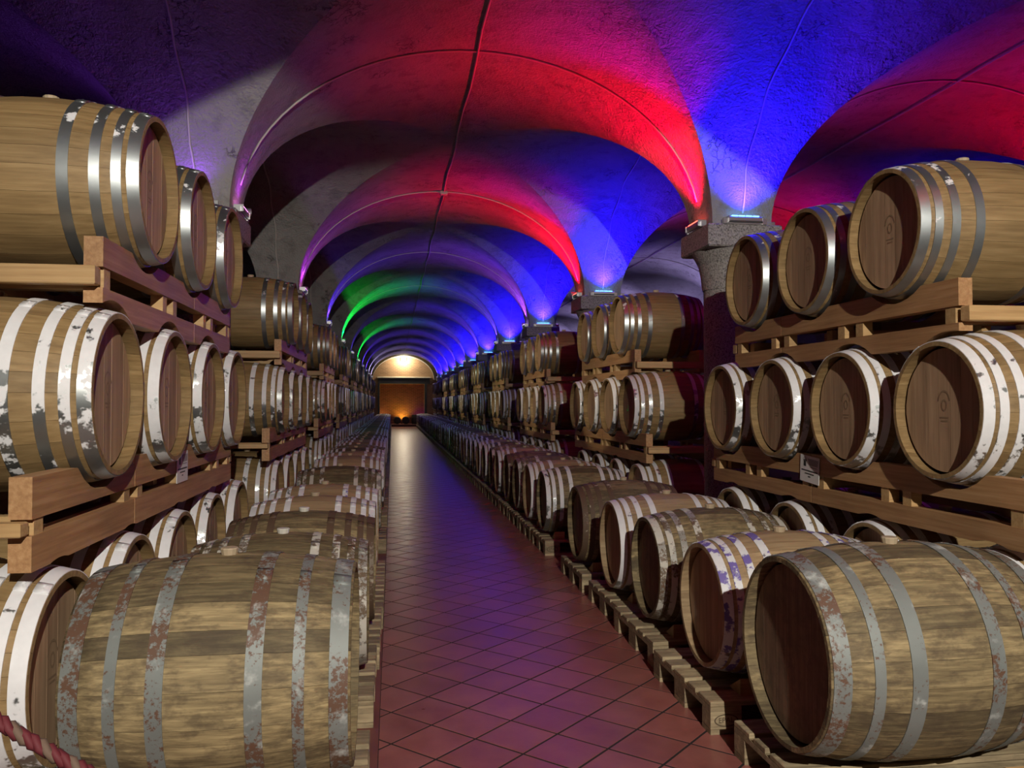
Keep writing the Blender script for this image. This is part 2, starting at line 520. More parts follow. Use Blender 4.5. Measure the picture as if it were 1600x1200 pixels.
for t in tiles:
    if id(t) in sids:
        if t[3]:
            obj('floor_tile', tile_mesh, floor, (t[1], t[0], random.uniform(-0.0008, 0.0004)))
        else:
            tv, tf = tile_geo(t[2], t[1], t[0])
            obj('floor_tile', mesh('floor_tile_cut', tv, tf, M['tile']), floor, (t[1], t[0], 0))
    else:
        tv, tf = tile_geo(t[2], t[1], t[0])
        rest.add([(v[0] + t[1], v[1] + t[0], v[2]) for v in tv], tf)
ro = obj('floor_tile_field', rest.build('floor_tile_field', M['tile']), floor); ro['kind'] = 'stuff'

# ------------------------------------------------------------------ columns
def column_meshes():
    c = MB(); c.lathe([(0, 0.228), (ZS - 0.52, 0.225)], 40, cap0=False)
    shaft = c.build('shaft', M['granite'], smooth=False)
    c = MB()
    c.lathe([(ZS - 0.52, 0.235), (ZS - 0.48, 0.24), (ZS - 0.40, 0.25), (ZS - 0.30, 0.27), (ZS - 0.19, 0.325)], 40)
    neck = c.build('neck', M['granite'], smooth=False)
    c = MB(); c.bbox(-0.325, 0.325, -0.325, 0.325, ZS - 0.19, ZS, 0.012)
    cap = c.build('capital', M['granite'])
    return shaft, neck, cap
cmesh = column_meshes()
def place_name(i):
    return {0: 'right of the aisle', -1: 'left of the aisle', 1: 'beyond the right-hand racks'}[i]
for i, ks in ((0, range(-2, 10)), (-1, range(-2, 10)), (1, range(-2, 10))):
    for k in ks:
        lab = ('granite column with square capital behind the viewer, %s, %s back' % (place_name(i), nth(-k))) if k < 0 else \
              ('granite column with square capital, %s in the row %s' % (nth(k + 1), place_name(i)))
        c = thing('granite_column', (colx(i), coly(k), 0), lab, 'column', 'granite columns')
        for nm, mm in zip(('shaft', 'neck', 'capital'), cmesh):
            obj(nm, mm, c)

# ------------------------------------------------------------------ uplights on the capitals
c = MB(); c.bbox(-0.145, 0.145, -0.035, 0.035, 0.012, 0.062, 0.012)
c.bbox(-0.152, -0.145, -0.038, 0.038, 0.008, 0.066, 0.003); c.bbox(0.145, 0.152, -0.038, 0.038, 0.008, 0.066, 0.003)
lamp_house = c.build('housing', M['alu'])
c = MB(); c.box(-0.19, -0.153, -0.02, 0.02, 0.0, 0.045); c.box(0.153, 0.19, -0.02, 0.02, 0.0, 0.045)
c.box(-0.19, 0.19, -0.012, 0.012, 0.0, 0.010)
lamp_bracket = c.build('bracket', M['alu'])
c = MB()
for q in range(4): c.bbox(-0.12 + q * 0.062, -0.12 + q * 0.062 + 0.054, -0.026, 0.026, 0.060, 0.070, 0.004)
lamp_lens = {}
def lens_mesh(cn, col):
    if cn not in lamp_lens:
        lamp_lens[cn] = c.build('lens', emit('lens_' + cn, col, 5.0))
    return lamp_lens[cn]
COLS = {'red': ((1.0, 0.0, 0.035), (1, 0.1, 0.06)), 'blue': ((0.014, 0.004, 1.0), (0.12, 0.45, 1.0)), 'violet': ((0.30, 0.05, 1.0), (0.5, 0.3, 1.0)),
        'indigo': ((0.10, 0.03, 1.0), (0.3, 0.3, 1.0)), 'green': ((0.0, 1.0, 0.06), (0.2, 1, 0.3)), 'magenta': ((0.42, 0.03, 0.75), (1.0, 0.3, 0.9)),
        'lilac': ((0.55, 0.45, 1.0), (0.8, 0.75, 1.0))}
FACE = {'-Y': ((0, -1), 0, 'side facing the viewer'), '+X': ((1, 0), math.pi / 2, 'right-hand side'), '-X': ((-1, 0), -math.pi / 2, 'left-hand side'), '+Y': ((0, 1), math.pi, 'far side')}
def uplight(i, k, face, cn, energy, tilt=7, size=124):
    (dx, dy), rz, where = FACE[face]
    col, lc = COLS[cn]
    x, y = colx(i) + dx * 0.31, coly(k) + dy * 0.31
    kk = ('the %s column %s' % (nth(k + 1), place_name(i))) if k >= 0 else ('a column behind the viewer' + {0: '', -1: ' at left', 1: ' far right'}[i])
    t = thing('uplight', (x, y, ZS), '%s LED uplight on the %s of %s' % (cn, where.replace('side facing the viewer', 'near side'), kk), 'uplight', 'uplights on the capitals', rz)
    obj('housing', lamp_house, t); obj('bracket', lamp_bracket, t); obj('lens', lens_mesh(cn, lc), t)
    tl = R_(tilt)
    s = spot('uplight_beam', (x + dx * 0.05, y + dy * 0.05, ZS + 0.085), (dx * math.sin(tl), dy * math.sin(tl), math.cos(tl)), energy, col, size, 0.85, 0.05)
E_RED, E_BLU = 310, 290
for k in range(-1, 10):
    # right row
    if k >= 0: uplight(0, k, '-Y', 'blue', E_BLU)
    uplight(0, k, '-X', 'red' if k < 2 else ('violet' if k == 2 else 'indigo'), E_RED * 0.6 if k < 0 else (E_RED if k < 2 else E_BLU * 0.4), 25, 104)
    uplight(0, k, '+X', 'magenta' if k < 1 else 'violet', E_RED * 0.2 if k < 1 else E_BLU * 0.25)
    # row beyond the right-hand racks
    uplight(1, k, '-X', 'red' if k < 2 else 'lilac', E_RED * 0.55, 24, 108)
    if k >= 0: uplight(1, k, '-Y', 'blue' if k < 2 else 'lilac', E_BLU * 0.8 if k < 2 else 90)
left_cols = {-1: ('magenta', 8), 0: ('magenta', 7), 1: ('magenta', 26), 2: ('indigo', 45), 3: ('green', 140), 4: ('indigo', 8), 5: ('green', 100), 6: ('indigo', 50), 7: ('indigo', 50), 8: ('lilac', 80), 9: ('lilac', 80)}
for k, (cn, e) in left_cols.items():
    uplight(-1, k, '+X', cn, e)
for k in (-1, 0):  # added lamps that give the left-hand vault its purple tint
    uplight(-1, k, '-X', 'violet', 16)
uplight(-1, 0, '-Y', 'violet', 9)  # added lamp too, tinting the web above this capital violet

# small white spotlights added for an unseen source, washing the rack fronts across the aisle
c2 = MB(); c2.lathe([(-0.05, 0.03), (0.0, 0.034), (0.05, 0.038)], 16, 'y'); spot_can = c2.build('can', M['alu'])
c2 = MB(); c2.box(-0.012, 0.012, -0.012, 0.012, -0.075, -0.03); c2.bbox(-0.035, 0.035, -0.03, 0.03, -0.09, -0.075, 0.003); spot_foot = c2.build('foot', M['alu'])
c2 = MB(); c2.lathe([(0.046, 0.033), (0.051, 0.033)], 16, 'y'); spot_glass = c2.build('glass', emit('spot_glass', (1.0, 0.92, 0.75), 8.0))
def rack_spot(i, k, target, energy, col, size):
    sg = 1 if i < 0 else -1
    loc = Vector((colx(i) + sg * 0.285, coly(k) + 0.24, ZS + 0.09)); dv = Vector(target) - loc
    t = thing('spotlight', loc, 'small added white spotlight beside the uplight of the %s column %s' % (nth(k + 1), place_name(i)), 'spotlight', 'added spotlights aimed at the racks')
    t.rotation_euler = (0, 0, math.atan2(dv.y, dv.x) - math.pi / 2)
    obj('can', spot_can, t); obj('foot', spot_foot, t); obj('glass', spot_glass, t)
    dv.normalize()
    spot('rack_beam', loc + dv * 0.075, dv, energy, col, size, 0.25, 0.03)
for k in range(0, 7):
    rack_spot(-1, k, (2.33, coly(k) + 2.15, H + 0.62), 240, (1.0, 0.90, 0.66), 30)
    if k: rack_spot(0, k, (-1.0, coly(k) + 2.1, H + 0.60), 150, (1.0, 0.86, 0.80), 27)

# ------------------------------------------------------------------ barrels
class Kind: pass
def barrel_kind(Re, Rb, L, hoops, ns):
    K = Kind(); K.Re, K.Rb, K.L = Re, Rb, L
    r = lambda x: Rb - (Rb - Re) * (2 * x / L) ** 2
    K.r = r
    rnd = random.Random(int(Re * 1000))
    # staves of uneven width
    ws = [rnd.uniform(0.75, 1.3) for _ in range(ns)]
    tot = sum(ws); ws = [q / tot * 2 * math.pi for q in ws]
    K.staves = []
    a0 = math.pi / 2 - ws[0] / 2
    hL = L / 2; th = 0.024
    rows = [(-hL + 0.065, -th), (-hL, -th * 0.75), (-hL, 0)] + [(-hL + L * q / 7, 0) for q in range(1, 7)] + [(hL, 0), (hL, -th * 0.75), (hL - 0.065, -th)]
    for wd in ws:
        gap = 0.0009 / Rb
        an = (a0 + gap / 2, a0 + wd / 2, a0 + wd - gap / 2)
        vs = []; fs = []
        for (x, off) in rows:
            for a in an:
                rr = r(x) + off
                vs.append((x, rr * math.cos(a), Rb + rr * math.sin(a)))
        for k in range(len(rows) - 1):
            for j in range(2):
                fs.append((k*3+j, k*3+3+j, k*3+4+j, k*3+1+j))
        m = mesh('stave', vs, fs, M['oak_new'], smooth=True)
        for k, p in enumerate(m.polygons):
            if k < 4 or k >= len(m.polygons) - 4: p.use_smooth = False
        K.staves.append(m)
        a0 += wd
    # hoops: conical bands with a riveted lap
    K.hoops = []
    def band(mb, x0, x1, n, t=0.0035, mi=0):
        mb.lathe([(x0, r(x0) + t), (x1, r(x1) + t)], n, 'x', 0, 0, Rb, mi, False, False)
        for x in (x0, x1):
            pr_ = [(x, r(x) + 0.0004), (x, r(x) + t)]
            mb.lathe(pr_ if x == x0 else pr_[::-1], n, 'x', 0, 0, Rb, mi, False, False)
    for (xc, wd) in hoops:
        for s in (-1, 1):
            x0, x1 = s * xc - wd / 2, s * xc + wd / 2
            mb = MB(); band(mb, x0, x1, 56)
            la = 1.15 + 0.1 * s
            vs = []; fs = []
            for q in range(4):
                a = la + q * 0.05
                for x in (x0, x1):
                    rr = r(x) + 0.0062
                    vs.append((x, rr * math.cos(a), Rb + rr * math.sin(a)))
                for x in (x0, x1):
                    rr = r(x) + 0.002
                    vs.append((x, rr * math.cos(a), Rb + rr * math.sin(a)))
            for q in range(3):
                b = q * 4
                fs += [(b, b+1, b+5, b+4), (b, b+4, b+6, b+2), (b+1, b+3, b+7, b+5)]
            fs += [(0, 2, 3, 1), (12, 13, 15, 14)]
            mb.add(vs, fs)
            for q in (0.045, 0.105):
                a = la + q; xm = (x0 + x1) / 2; rr = r(xm) + 0.006
                o_ = Vector((xm, rr * math.cos(a), Rb + rr * math.sin(a)))
                nrm = Vector((0, math.cos(a), math.sin(a))); tx = Vector((1, 0, 0)); ty = nrm.cross(tx)
                ring = [o_ + (tx * math.cos(w_) + ty * math.sin(w_)) * 0.007 for w_ in [2 * math.pi * z_ / 6 for z_ in range(6)]]
                mb.add([tuple(p) for p in ring] + [tuple(o_ + nrm * 0.004)], [(z_, (z_ + 1) % 6, 6) for z_ in range(6)])
            m = mb.build('hoop', M['steel_clean'], smooth=True)
            for p in m.polygons: p.use_smooth = p.normal.x ** 2 < 0.5
            K.hoops.append(m)
    # head boards (upright planks cut to a disc), front at -x and back at +x
    K.boards = {}
    for s in (-1, 1):
        lst = []
        rh = Re - 0.027; xh = s * (hL - 0.045)
        edges = [-rh]
        nb = 7
        wsb = [rnd.uniform(0.8, 1.25) for _ in range(nb)]; tb = sum(wsb)
        for q in wsb: edges.append(edges[-1] + q / tb * 2 * rh)
        for q in range(nb):
            y0, y1 = edges[q] + 0.0007, edges[q + 1] - 0.0007
            top = []
            for z_ in range(5):
                y = y0 + (y1 - y0) * z_ / 4
                top.append((y, math.sqrt(max(0, rh * rh - y * y))))
            pts = [(y, z) for y, z in top] + [(y, -z) for y, z in reversed(top)]
            n = len(pts); e = rnd.uniform(-0.0007, 0.0007)
            vs = [(xh + e, y, Rb + z) for y, z in pts] + [(xh - s * 0.018, y, Rb + z) for y, z in pts]
            fs = [tuple(range(n)) if s > 0 else tuple(range(n - 1, -1, -1))]
            for i in range(n):
                j = (i + 1) % n
                fs.append((i, i + n, j + n, j))
            lst.append(mesh('head_board', vs, fs, M['head_new']))
        K.boards[s] = lst
    # joined head, body: for barrels too far away to show planks
    K.heads = {}
    for s in (-1, 1):
        mb = MB(); rh = Re - 0.024; xh = s * (hL - 0.045)
        mb.lathe([(xh - s * 0.015, rh), (xh, rh)], 32, 'x', 0, 0, Rb)
        K.heads[s] = mb.build('head', M['head_new'])
    def bodyprof(n):
        return [(-hL + 0.065, Re - th), (-hL, Re - th * 0.75)] + [(-hL + L * q / n, r(-hL + L * q / n)) for q in range(n + 1)] + [(hL, Re - th * 0.75), (hL - 0.065, Re - th)]
    mb = MB(); mb.lathe(bodyprof(8), 40, 'x', 0, 0, Rb, 0, False, False)
    K.body = mb.build('body', M['body_new'], smooth=True)
    for p in K.body.polygons: p.use_smooth = p.normal.x ** 2 < 0.3
    mb = MB(); mb.lathe([(0, 0.026), (0.022, 0.031), (0.026, 0.028)], 12, 'z', 0, 0, 2 * Rb - 0.004)
    K.bung = mb.build('bung', M['bung'])
    # whole barrel as one mesh with three materials
    mb = MB(); mb.lathe(bodyprof(6), 24, 'x', 0, 0, Rb, 0, False, False)
    for (xc, wd) in hoops:
        for s in (-1, 1):
            x0, x1 = s * xc - wd / 2, s * xc + wd / 2
            mb.lathe([(x0, r(x0)), (x0, r(x0) + 0.004), (x1, r(x1) + 0.004), (x1, r(x1))], 24, 'x', 0, 0, Rb, 1, False, False)
    for s in (-1, 1):
        xh = s * (hL - 0.045); mb.lathe([(xh - s * 0.015, Re - 0.024), (xh, Re - 0.024)], 24, 'x', 0, 0, Rb, 2)
    K.whole = mb.build('barrel', mats=[M['body_new'], M['steel_clean'], M['head_new']])
    for p in K.whole.polygons: p.use_smooth = p.normal.x ** 2 < 0.3 and len(p.vertices) == 4
    return K
KA = barrel_kind(0.29, 0.345, 0.85, [(0.403, 0.042), (0.347, 0.034), (0.275, 0.036), (0.170, 0.040)], 27)
KF = barrel_kind(0.29, 0.345, 0.82, [(0.388, 0.042), (0.332, 0.034), (0.262, 0.036), (0.165, 0.040)], 27)
KB = barrel_kind(0.343, 0.39, 0.87, [(0.398, 0.058), (0.277, 0.036), (0.1445, 0.052)], 26)

def head_stamp(K):
    mb = MB(); x = -(K.L / 2 - 0.045) - 0.0012
    def arc(r0, r1, a0, a1, n, cz=0.0):
        vs = []; fs = []
        for q in range(n + 1):
            a = R_(a0 + (a1 - a0) * q / n)
            for rr in (r0, r1): vs.append((x, rr * math.cos(a), K.Rb + cz + 1.35 * rr * math.sin(a)))
        for q in range(n): fs.append((2*q, 2*q+1, 2*q+3, 2*q+2))
        mb.add(vs, fs)
    arc(0.034, 0.040, 10, 170, 14, 0.03)
    arc(0.013, 0.019, 0, 360, 14, 0.02)
    for z, hw in ((-0.035, 0.028), (-0.05, 0.020)):
        mb.add([(x, -hw, K.Rb + z), (x, hw, K.Rb + z), (x, hw, K.Rb + z + 0.006), (x, -hw, K.Rb + z + 0.006)], [(0, 1, 2, 3)])
    return mb.build('brand_mark', M['brand'])
STAMPS = {}
def barrel(K, front_x, y, axis_z, side, style, hoop, tier, label, group, bung=False, bung_white=False, odd=None):
    """side 'R': head faces the aisle at -x; side 'L': head faces +x"""
    loc = (front_x + K.L / 2, y, axis_z - K.Rb) if side == 'R' else (front_x - K.L / 2, y, axis_z - K.Rb)
    rz = 0 if side == 'R' else math.pi
    rz += random.uniform(-0.007, 0.007)
    hd = M['head_old'] if style == 'old' else M['head_new']
    if tier == 2:
        o = obj('wine_barrel', K.whole, None, loc)
        o.rotation_euler = (0, 0, rz)
        for q, mm in enumerate((M['body_' + style], M[hoop], hd)):
            o.material_slots[q].link = 'OBJECT'; o.material_slots[q].material = mm
        return tag(o, label, 'barrel', group)
    t = thing('wine_barrel', loc, label, 'barrel', group, rz)
    if tier == 0:
        for m in K.staves: obj('stave', m, t, None, M['oak_' + style])
        for m in K.boards[-1]: obj('head_board', m, t, None, hd)
        obj('head', K.heads[1], t, None, hd)
        if style == 'new':
            if K not in STAMPS: STAMPS[K] = head_stamp(K)
            obj('brand_mark', STAMPS[K], t)
    else:
        obj('body', K.body, t, None, M['body_' + style])
        for s in (-1, 1): obj('head', K.heads[s], t, None, hd)
    for n, m in enumerate(K.hoops):
        obj('hoop', m, t, None, M[odd] if odd and n in (len(K.hoops) - 2, len(K.hoops) - 1) else M[hoop])
    if bung: obj('bung', K.bung, t, None, M['bung_white'] if bung_white else M['bung'])
    return t

# ------------------------------------------------------------------ barrel racks of notched pine beams
RK = {'R': dict(xf={'top': 2.285, 'mid': 2.28, 'low': 2.326}, ax={'top': H + 0.806, 'mid': H - 0.029, 'low': H - 0.885},
                ys={'top': [3.57, 4.36, 5.13], 'mid': [3.192, 3.97, 4.735, 5.515], 'low': [2.96, 3.79, 4.62, 5.45]}, low2=[3.05, 3.83, 4.61, 5.39],
                beam={'top': (3.13, 5.40, 0.527, 0.410, 0.338, 0.243), 'mid': (2.76, 5.78, -0.290, -0.405, -0.472, -0.561)}),
      'L': dict(xf={'top': -0.934, 'mid': -0.968, 'low': -1.005}, ax={'top': H + 0.867, 'mid': H + 0.032, 'low': H - 0.82},
                ys={'top': [3.52, 4.306, 5.088], 'mid': [3.139, 3.909, 4.69, 5.42], 'low': [2.765, 3.475, 4.21, 4.97, 5.74]}, low2=[3.05, 3.83, 4.61, 5.39],
                beam={'top': (3.02, 5.27, 0.580, 0.475, 0.402, 0.306), 'mid': (2.56, 5.52, -0.214, -0.337, -0.386, -0.490)})}
NR = 0.338
def notched(y0, y1, z0, z1, x0, x1, top=None, bot=None):
    """beam along y; arcs cut into its upper edge round (y, z) of top, into its lower edge round bot"""
    def edge(zc, cuts, up):
        pts = []
        for (yb, zb) in sorted(cuts or []):
            d = abs(zb - zc)
            if d >= NR: continue
            wv = math.sqrt(NR * NR - d * d)
            if yb - wv < y0 + 0.004 or yb + wv > y1 - 0.004:
                pass
            for q in range(9):
                y = yb - wv + 2 * wv * q / 8
                if not (y0 < y < y1): continue
                dz = math.sqrt(max(0, NR * NR - (y - yb) ** 2))
                pts.append((y, zb - dz if up else zb + dz))
        return pts
    def endz(y, zc, cuts, up):
        for (yb, zb) in cuts or []:
            if abs(y - yb) < NR:
                dz = math.sqrt(NR * NR - (y - yb) ** 2)
                if up: zc = min(zc, zb - dz)
                else: zc = max(zc, zb + dz)
        return zc
    t = [(y0, endz(y0, z1, top, True))] + edge(z1, top, True) + [(y1, endz(y1, z1, top, True))]
    b = [(y0, endz(y0, z0, bot, False))] + edge(z0, bot, False) + [(y1, endz(y1, z0, bot, False))]
    poly = b + t[::-1]
    n = len(poly)
    vs = [(x0, y, z) for y, z in poly] + [(x1, y, z) for y, z in poly]
    fs = [tuple(range(n - 1, -1, -1)), tuple(range(n, 2 * n))]
    for i in range(n):
        j = (i + 1) % n
        fs.append((i, j, j + n, i + n))
    return vs, fs
LOWER = {'top': 'mid', 'mid': 'low'}
TIER = {'top': 'top tier', 'mid': 'middle tier', 'low': 'bottom tier'}
SIDE = {'R': 'right', 'L': 'left'}
def rack_parts(side, lev, first=True):
    """list of (name, mesh) in world coordinates of the nearest bay"""
    d = RK[side]; sg = 1 if side == 'R' else -1
    xf = d['xf'][lev]; y0, y1, za, zb, zc, zd = d['beam'][lev]
    za, zb, zc, zd = za + H, zb + H, zc + H, zd + H
    tc = [(y, d['ax'][lev]) for y in d['ys'][lev]]
    lo = LOWER[lev]; bc = [(y, d['ax'][lo]) for y in (d['ys'][lo] if lo != 'low' or first else d['low2'])]
    parts = []
    def bm(nm, a, b, yy0, yy1, z0, z1, top, bot, mat='pine'):
        xa, xb = sorted((xf + sg * a, xf + sg * b))
        vs, fs = notched(yy0, yy1, z0, z1, xa, xb, top, bot)
        parts.append((nm, mesh(nm, vs, fs, M[mat])))
    ymid = {'R': {'top': 4.72, 'mid': 4.36}, 'L': {'top': 4.35, 'mid': 3.52}}[side][lev]
    for (a, b) in ((0.062, 0.126), (0.724, 0.788)):
        for (p, q) in ((y0, ymid - 0.003), (ymid + 0.003, y1)):
            bm('cradle_beam', a, b, p, q, zb, za, tc, None)
            bm('lower_beam', a, b, p, q, zd, zc, None, bc)
    # short uprights between the beams, in pairs
    st = []
    ya = [y0 + 0.06, y1 - 0.06]
    for q in range(len(tc) - 1):
        ym = (tc[q][0] + tc[q + 1][0]) / 2
        ya += [ym - 0.085, ym + 0.085]
    for y in ya:
        for (a, b) in ((0.068, 0.120), (0.730, 0.782)):
            mb = MB(); xa, xb = sorted((xf + sg * a, xf + sg * b)); mb.box(xa, xb, y - 0.032, y + 0.032, zc, zb)
            parts.append(('upright', mb.build('upright', M['pine_x'])))
    # bearers running back between front and rear frame
    for y in (y0 + 0.13, y1 - 0.13, (y0 + y1) / 2 + 0.01):
        mb = MB(); xa, xb = sorted((xf + sg * 0.128, xf + sg * 0.722)); mb.bbox(xa, xb, y - 0.030, y + 0.030, zc + 0.003, zb - 0.003, 0.004)
        parts.append(('bearer', mb.build('bearer', M['pine_x'])))
    # end rail across the near end
    for (y, z0, z1) in ((y0 - 0.028, zc + 0.004, zb - 0.004), (y1 + 0.028, zc + 0.004, zb - 0.004), (y0 + 0.33, zd + 0.002, zd + 0.026)):
        if y == y0 + 0.33: continue
        mb = MB(); xa, xb = sorted((xf + sg * 0.07, xf + sg * 0.80)); mb.bbox(xa, xb, y - 0.026, y + 0.026, z0, z1, 0.004)
        parts.append(('end_rail', mb.build('end_rail', M['pine_x'])))
    return parts
NB = 10
for side in 'RL':
    d = RK[side]; sg = 1 if side == 'R' else -1
    for lev in ('mid', 'top'):
        both = (rack_parts(side, lev), rack_parts(side, lev, False) if lev == 'mid' else None)
        for b in range(NB):
            parts = both[1] if both[1] and b else both[0]
            t = thing('barrel_rack', (0, b * DY, 0), 'pine %s rack carrying the %s, %s bay on the %s' % ('four-barrel' if lev == 'mid' else 'three-barrel', TIER[lev], nth(b + 1), SIDE[side]),
                      'barrel rack', 'pine barrel racks')
            for nm, mm in parts:
                if b > 3 and nm in ('bearer',): continue
                obj(nm, mm, t)
    # bottom bearers, notched timbers on the floor
    ax = d['ax']['low']
    meshes = {}
    for (fst, a, bb) in ((True, 0.34, 0.42), (True, 0.64, 0.72), (False, 0.34, 0.42), (False, 0.64, 0.72)):
        ys = d['ys']['low'] if fst else d['low2']
        xa, xb = sorted((d['xf']['low'] + sg * a, d['xf']['low'] + sg * bb))
        xc = d['xf']['low'] + sg * 0.425
        old = NR; NR = 0.352
        vs, fs = notched(ys[0] - 0.33, ys[-1] + 0.33, 0, ax - 0.29, xa, xb, [(y, ax) for y in ys], None)
        NR = old
        meshes.setdefault(fst, []).append(mesh('bearer_timber', vs, fs, M['pine']))
    for b in range(NB):
        t = thing('floor_cradle', (0, b * DY, 0), 'notched floor timbers under the bottom tier, %s bay on the %s' % (nth(b + 1), SIDE[side]), 'cradle', 'floor cradles')
        for mm in meshes[b == 0]: obj('bearer_timber', mm, t)
    # the barrels
    for b in range(NB):
        for lev in ('top', 'mid', 'low'):
            if lev == 'low' and b > 3: continue
            tier = 0 if (b == 0 or (b == 1 and lev != 'low')) else (1 if b <= 2 else 2)
            for q, y in enumerate(d['ys'][lev] if lev != 'low' or b == 0 else d['low2']):
                kind = 'clean steel hoops' if lev == 'top' else 'white peeling hoops'
                bo = barrel(KA, d['xf'][lev] + random.uniform(-0.006, 0.006), y + b * DY, d['ax'][lev], side, 'new',
                       'steel_clean' if lev == 'top' else ('white_peel' if random.random() < 0.6 else 'white_full'), tier,
                       '%s oak barrel with %s, %s, %s bay on the %s' % (nth(q + 1), kind, TIER[lev], nth(b + 1), SIDE[side]), 'barrels on the %s' % TIER[lev], bung=(tier < 2))
                if side == 'R' and b == 1 and lev == 'mid' and q == 0:
                    mb = MB(); x = -(KA.L / 2 - 0.045) - 0.0015; zc = KA.Rb - 0.02
                    for (y0_, y1_, z0_, z1_) in ((0.075, 0.088, -0.03, 0.03), (0.088, 0.115, -0.03, -0.017), (0.115, 0.128, -0.03, -0.005)):
                        mb.add([(x, y0_, zc + z0_), (x, y1_, zc + z0_), (x, y1_, zc + z1_), (x, y0_, zc + z1_)], [(0, 1, 2, 3)])  # bright green hook shape just in front of the head boards
                    gm = obj('green_mark', mb.build('green_mark', M['mark_green']), bo); gm['label'] = 'small bright green hook mark'

# bottom tier of the far bays, hidden behind the floor rows: one body of barrels past the counted ones
fb = MB()
wv = [v.co[:] for v in KA.whole.vertices]; wf = [tuple(p.vertices) for p in KA.whole.polygons]; wm = [p.material_index for p in KA.whole.polygons]
for side in 'RL':
    d = RK[side]
    for b in range(4, NB):
        for y in d['low2']:
            ox = d['xf']['low'] + (KA.L / 2 if side == 'R' else -KA.L / 2); oz = d['ax']['low'] - KA.Rb
            n0 = len(fb.v); fb.add([(v[0] + ox, v[1] + y + b * DY, v[2] + oz) for v in wv], wf)
            fb.m[-len(wf):] = wm
o = obj('wine_barrel_far_rows', fb.build('wine_barrel_far_rows', mats=[M['body_new'], M['white_peel'], M['head_new']])); o['kind'] = 'stuff'
tag(o, 'dark barrels of the bottom tier deep in the cellar behind the floor rows', 'barrels')

# ------------------------------------------------------------------ pallets and the floor rows
def pallet_meshes():
    out = []
    ys = [(-0.40, -0.255), (-0.214, -0.114), (-0.0725, 0.0725), (0.114, 0.214), (0.255, 0.40)]
    for q, (a, b) in enumerate(ys):
        mb = MB(); mb.bbox(-0.6, 0.6, a, b, 0.122, 0.144, 0.003); out.append(('top_board', mb.build('top_board', M['pallet'])))
    for (a, b) in ((-0.6, -0.455), (-0.0725, 0.0725), (0.455, 0.6)):
        mb = MB(); mb.box(a, b, -0.4, 0.4, 0.100, 0.122); out.append(('stringer_board', mb.build('stringer_board', M['pallet'])))
    for (a, b) in ((-0.6, -0.455), (-0.0725, 0.0725), (0.455, 0.6)):
        for (p, q) in ((-0.4, -0.3), (-0.0725, 0.0725), (0.3, 0.4)):
            mb = MB(); mb.bbox(a, b, p, q, 0.022, 0.100, 0.003); out.append(('block', mb.build('block', M['pallet'])))
    for (p, q) in ((-0.4, -0.3), (-0.0725, 0.0725), (0.3, 0.4)):
        mb = MB(); mb.box(-0.6, 0.6, p, q, 0.0, 0.022); out.append(('bottom_board', mb.build('bottom_board', M['pallet'])))
    return out
PAL = pallet_meshes()
pw = MB()
for nm, mm in PAL:
    pw.add([v.co[:] for v in mm.vertices], [tuple(p.vertices) for p in mm.polygons])
PALW = pw.build('pallet', M['pallet'])

def text_mesh(s, size, mat):
    cu = bpy.data.curves.new('lettering', 'FONT'); cu.body = s; cu.size = size; cu.extrude = 0.0004
    cu.align_x = 'CENTER'; cu.align_y = 'CENTER'
    o = bpy.data.objects.new('lettering', cu); COL.objects.link(o)
    dg = bpy.context.evaluated_depsgraph_get(); dg.update()
    m = bpy.data.meshes.new_from_object(o.evaluated_get(dg))
    bpy.data.objects.remove(o, do_unlink=True); bpy.data.curves.remove(cu)
    m.materials.clear(); m.materials.append(mat)
    return m
stamp = text_mesh('EPAL', 0.034, M['burn'])
sm = MB()
vs = []; fs = []
for q in range(28):
    a = 2 * math.pi * q / 28
    vs += [(0.056 * math.cos(a), 0.028 * math.sin(a), 0.0004), (0.050 * math.cos(a), 0.0235 * math.sin(a), 0.0004)]
for q in range(28):
    n = (q + 1) % 28
    fs.append((2*q, 2*n, 2*n+1, 2*q+1))
sm.add(vs, fs)
sm.add([v.co[:] for v in stamp.vertices], [tuple(p.vertices) for p in stamp.polygons])
STAMP = sm.build('stamp', M['burn'])

def chock():
    mb = MB()
    mb.add([(-0.05, 0, 0), (0.05, 0, 0), (0.05, 0.13, 0), (-0.05, 0.13, 0), (-0.05, 0.13, 0.075), (0.05, 0.13, 0.075)],
           [(0, 3, 2, 1), (0, 1, 5, 4), (2, 3, 4, 5), (0, 4, 3), (1, 2, 5)])
    return mb.build('chock', M['pine_x'])
CHOCK = chock()

RY = [2.88, 3.85, 4.77, 5.57, 6.60, 8.16, 9.05, 9.92, 10.8, 11.68, 12.55]
LY = [3.00, 4.15, 4.97, 5.79, 6.61, 8.50, 10.20, 11.1, 12.0]
while RY[-1] < 50.0: RY.append(RY[-1] + 0.87)
while LY[-1] < 50.0: LY.append(LY[-1] + 0.87)
RST = [('old', 'zinc_rust'), ('pale', 'white_purple'), ('old', 'zinc_worn'), ('pale', 'white_full'), ('old', 'brown_band'), ('old', 'white_peel'), ('pale', 'white_full'), ('old', 'zinc_worn'), ('old', 'brown_band'), ('pale', 'white_full')]
LST = [('old', 'zinc_rust'), ('old', 'zinc_worn'), ('old', 'brown_band'), ('pale', 'white_peel'), ('pale', 'white_full'), ('old', 'zinc_worn'), ('pale', 'white_peel'), ('pale', 'white_full')]
WORDS = {'old': 'weathered brown', 'pale': 'pale oak', 'new': 'tan oak', 'zinc_rust': 'wide rusty zinc hoops', 'white_purple': 'white and purple hoops', 'zinc_worn': 'worn grey hoops',
         'white_full': 'white hoops', 'brown_band': 'rusty brown hoops', 'white_peel': 'peeling white hoops'}
rs = random.Random(3)
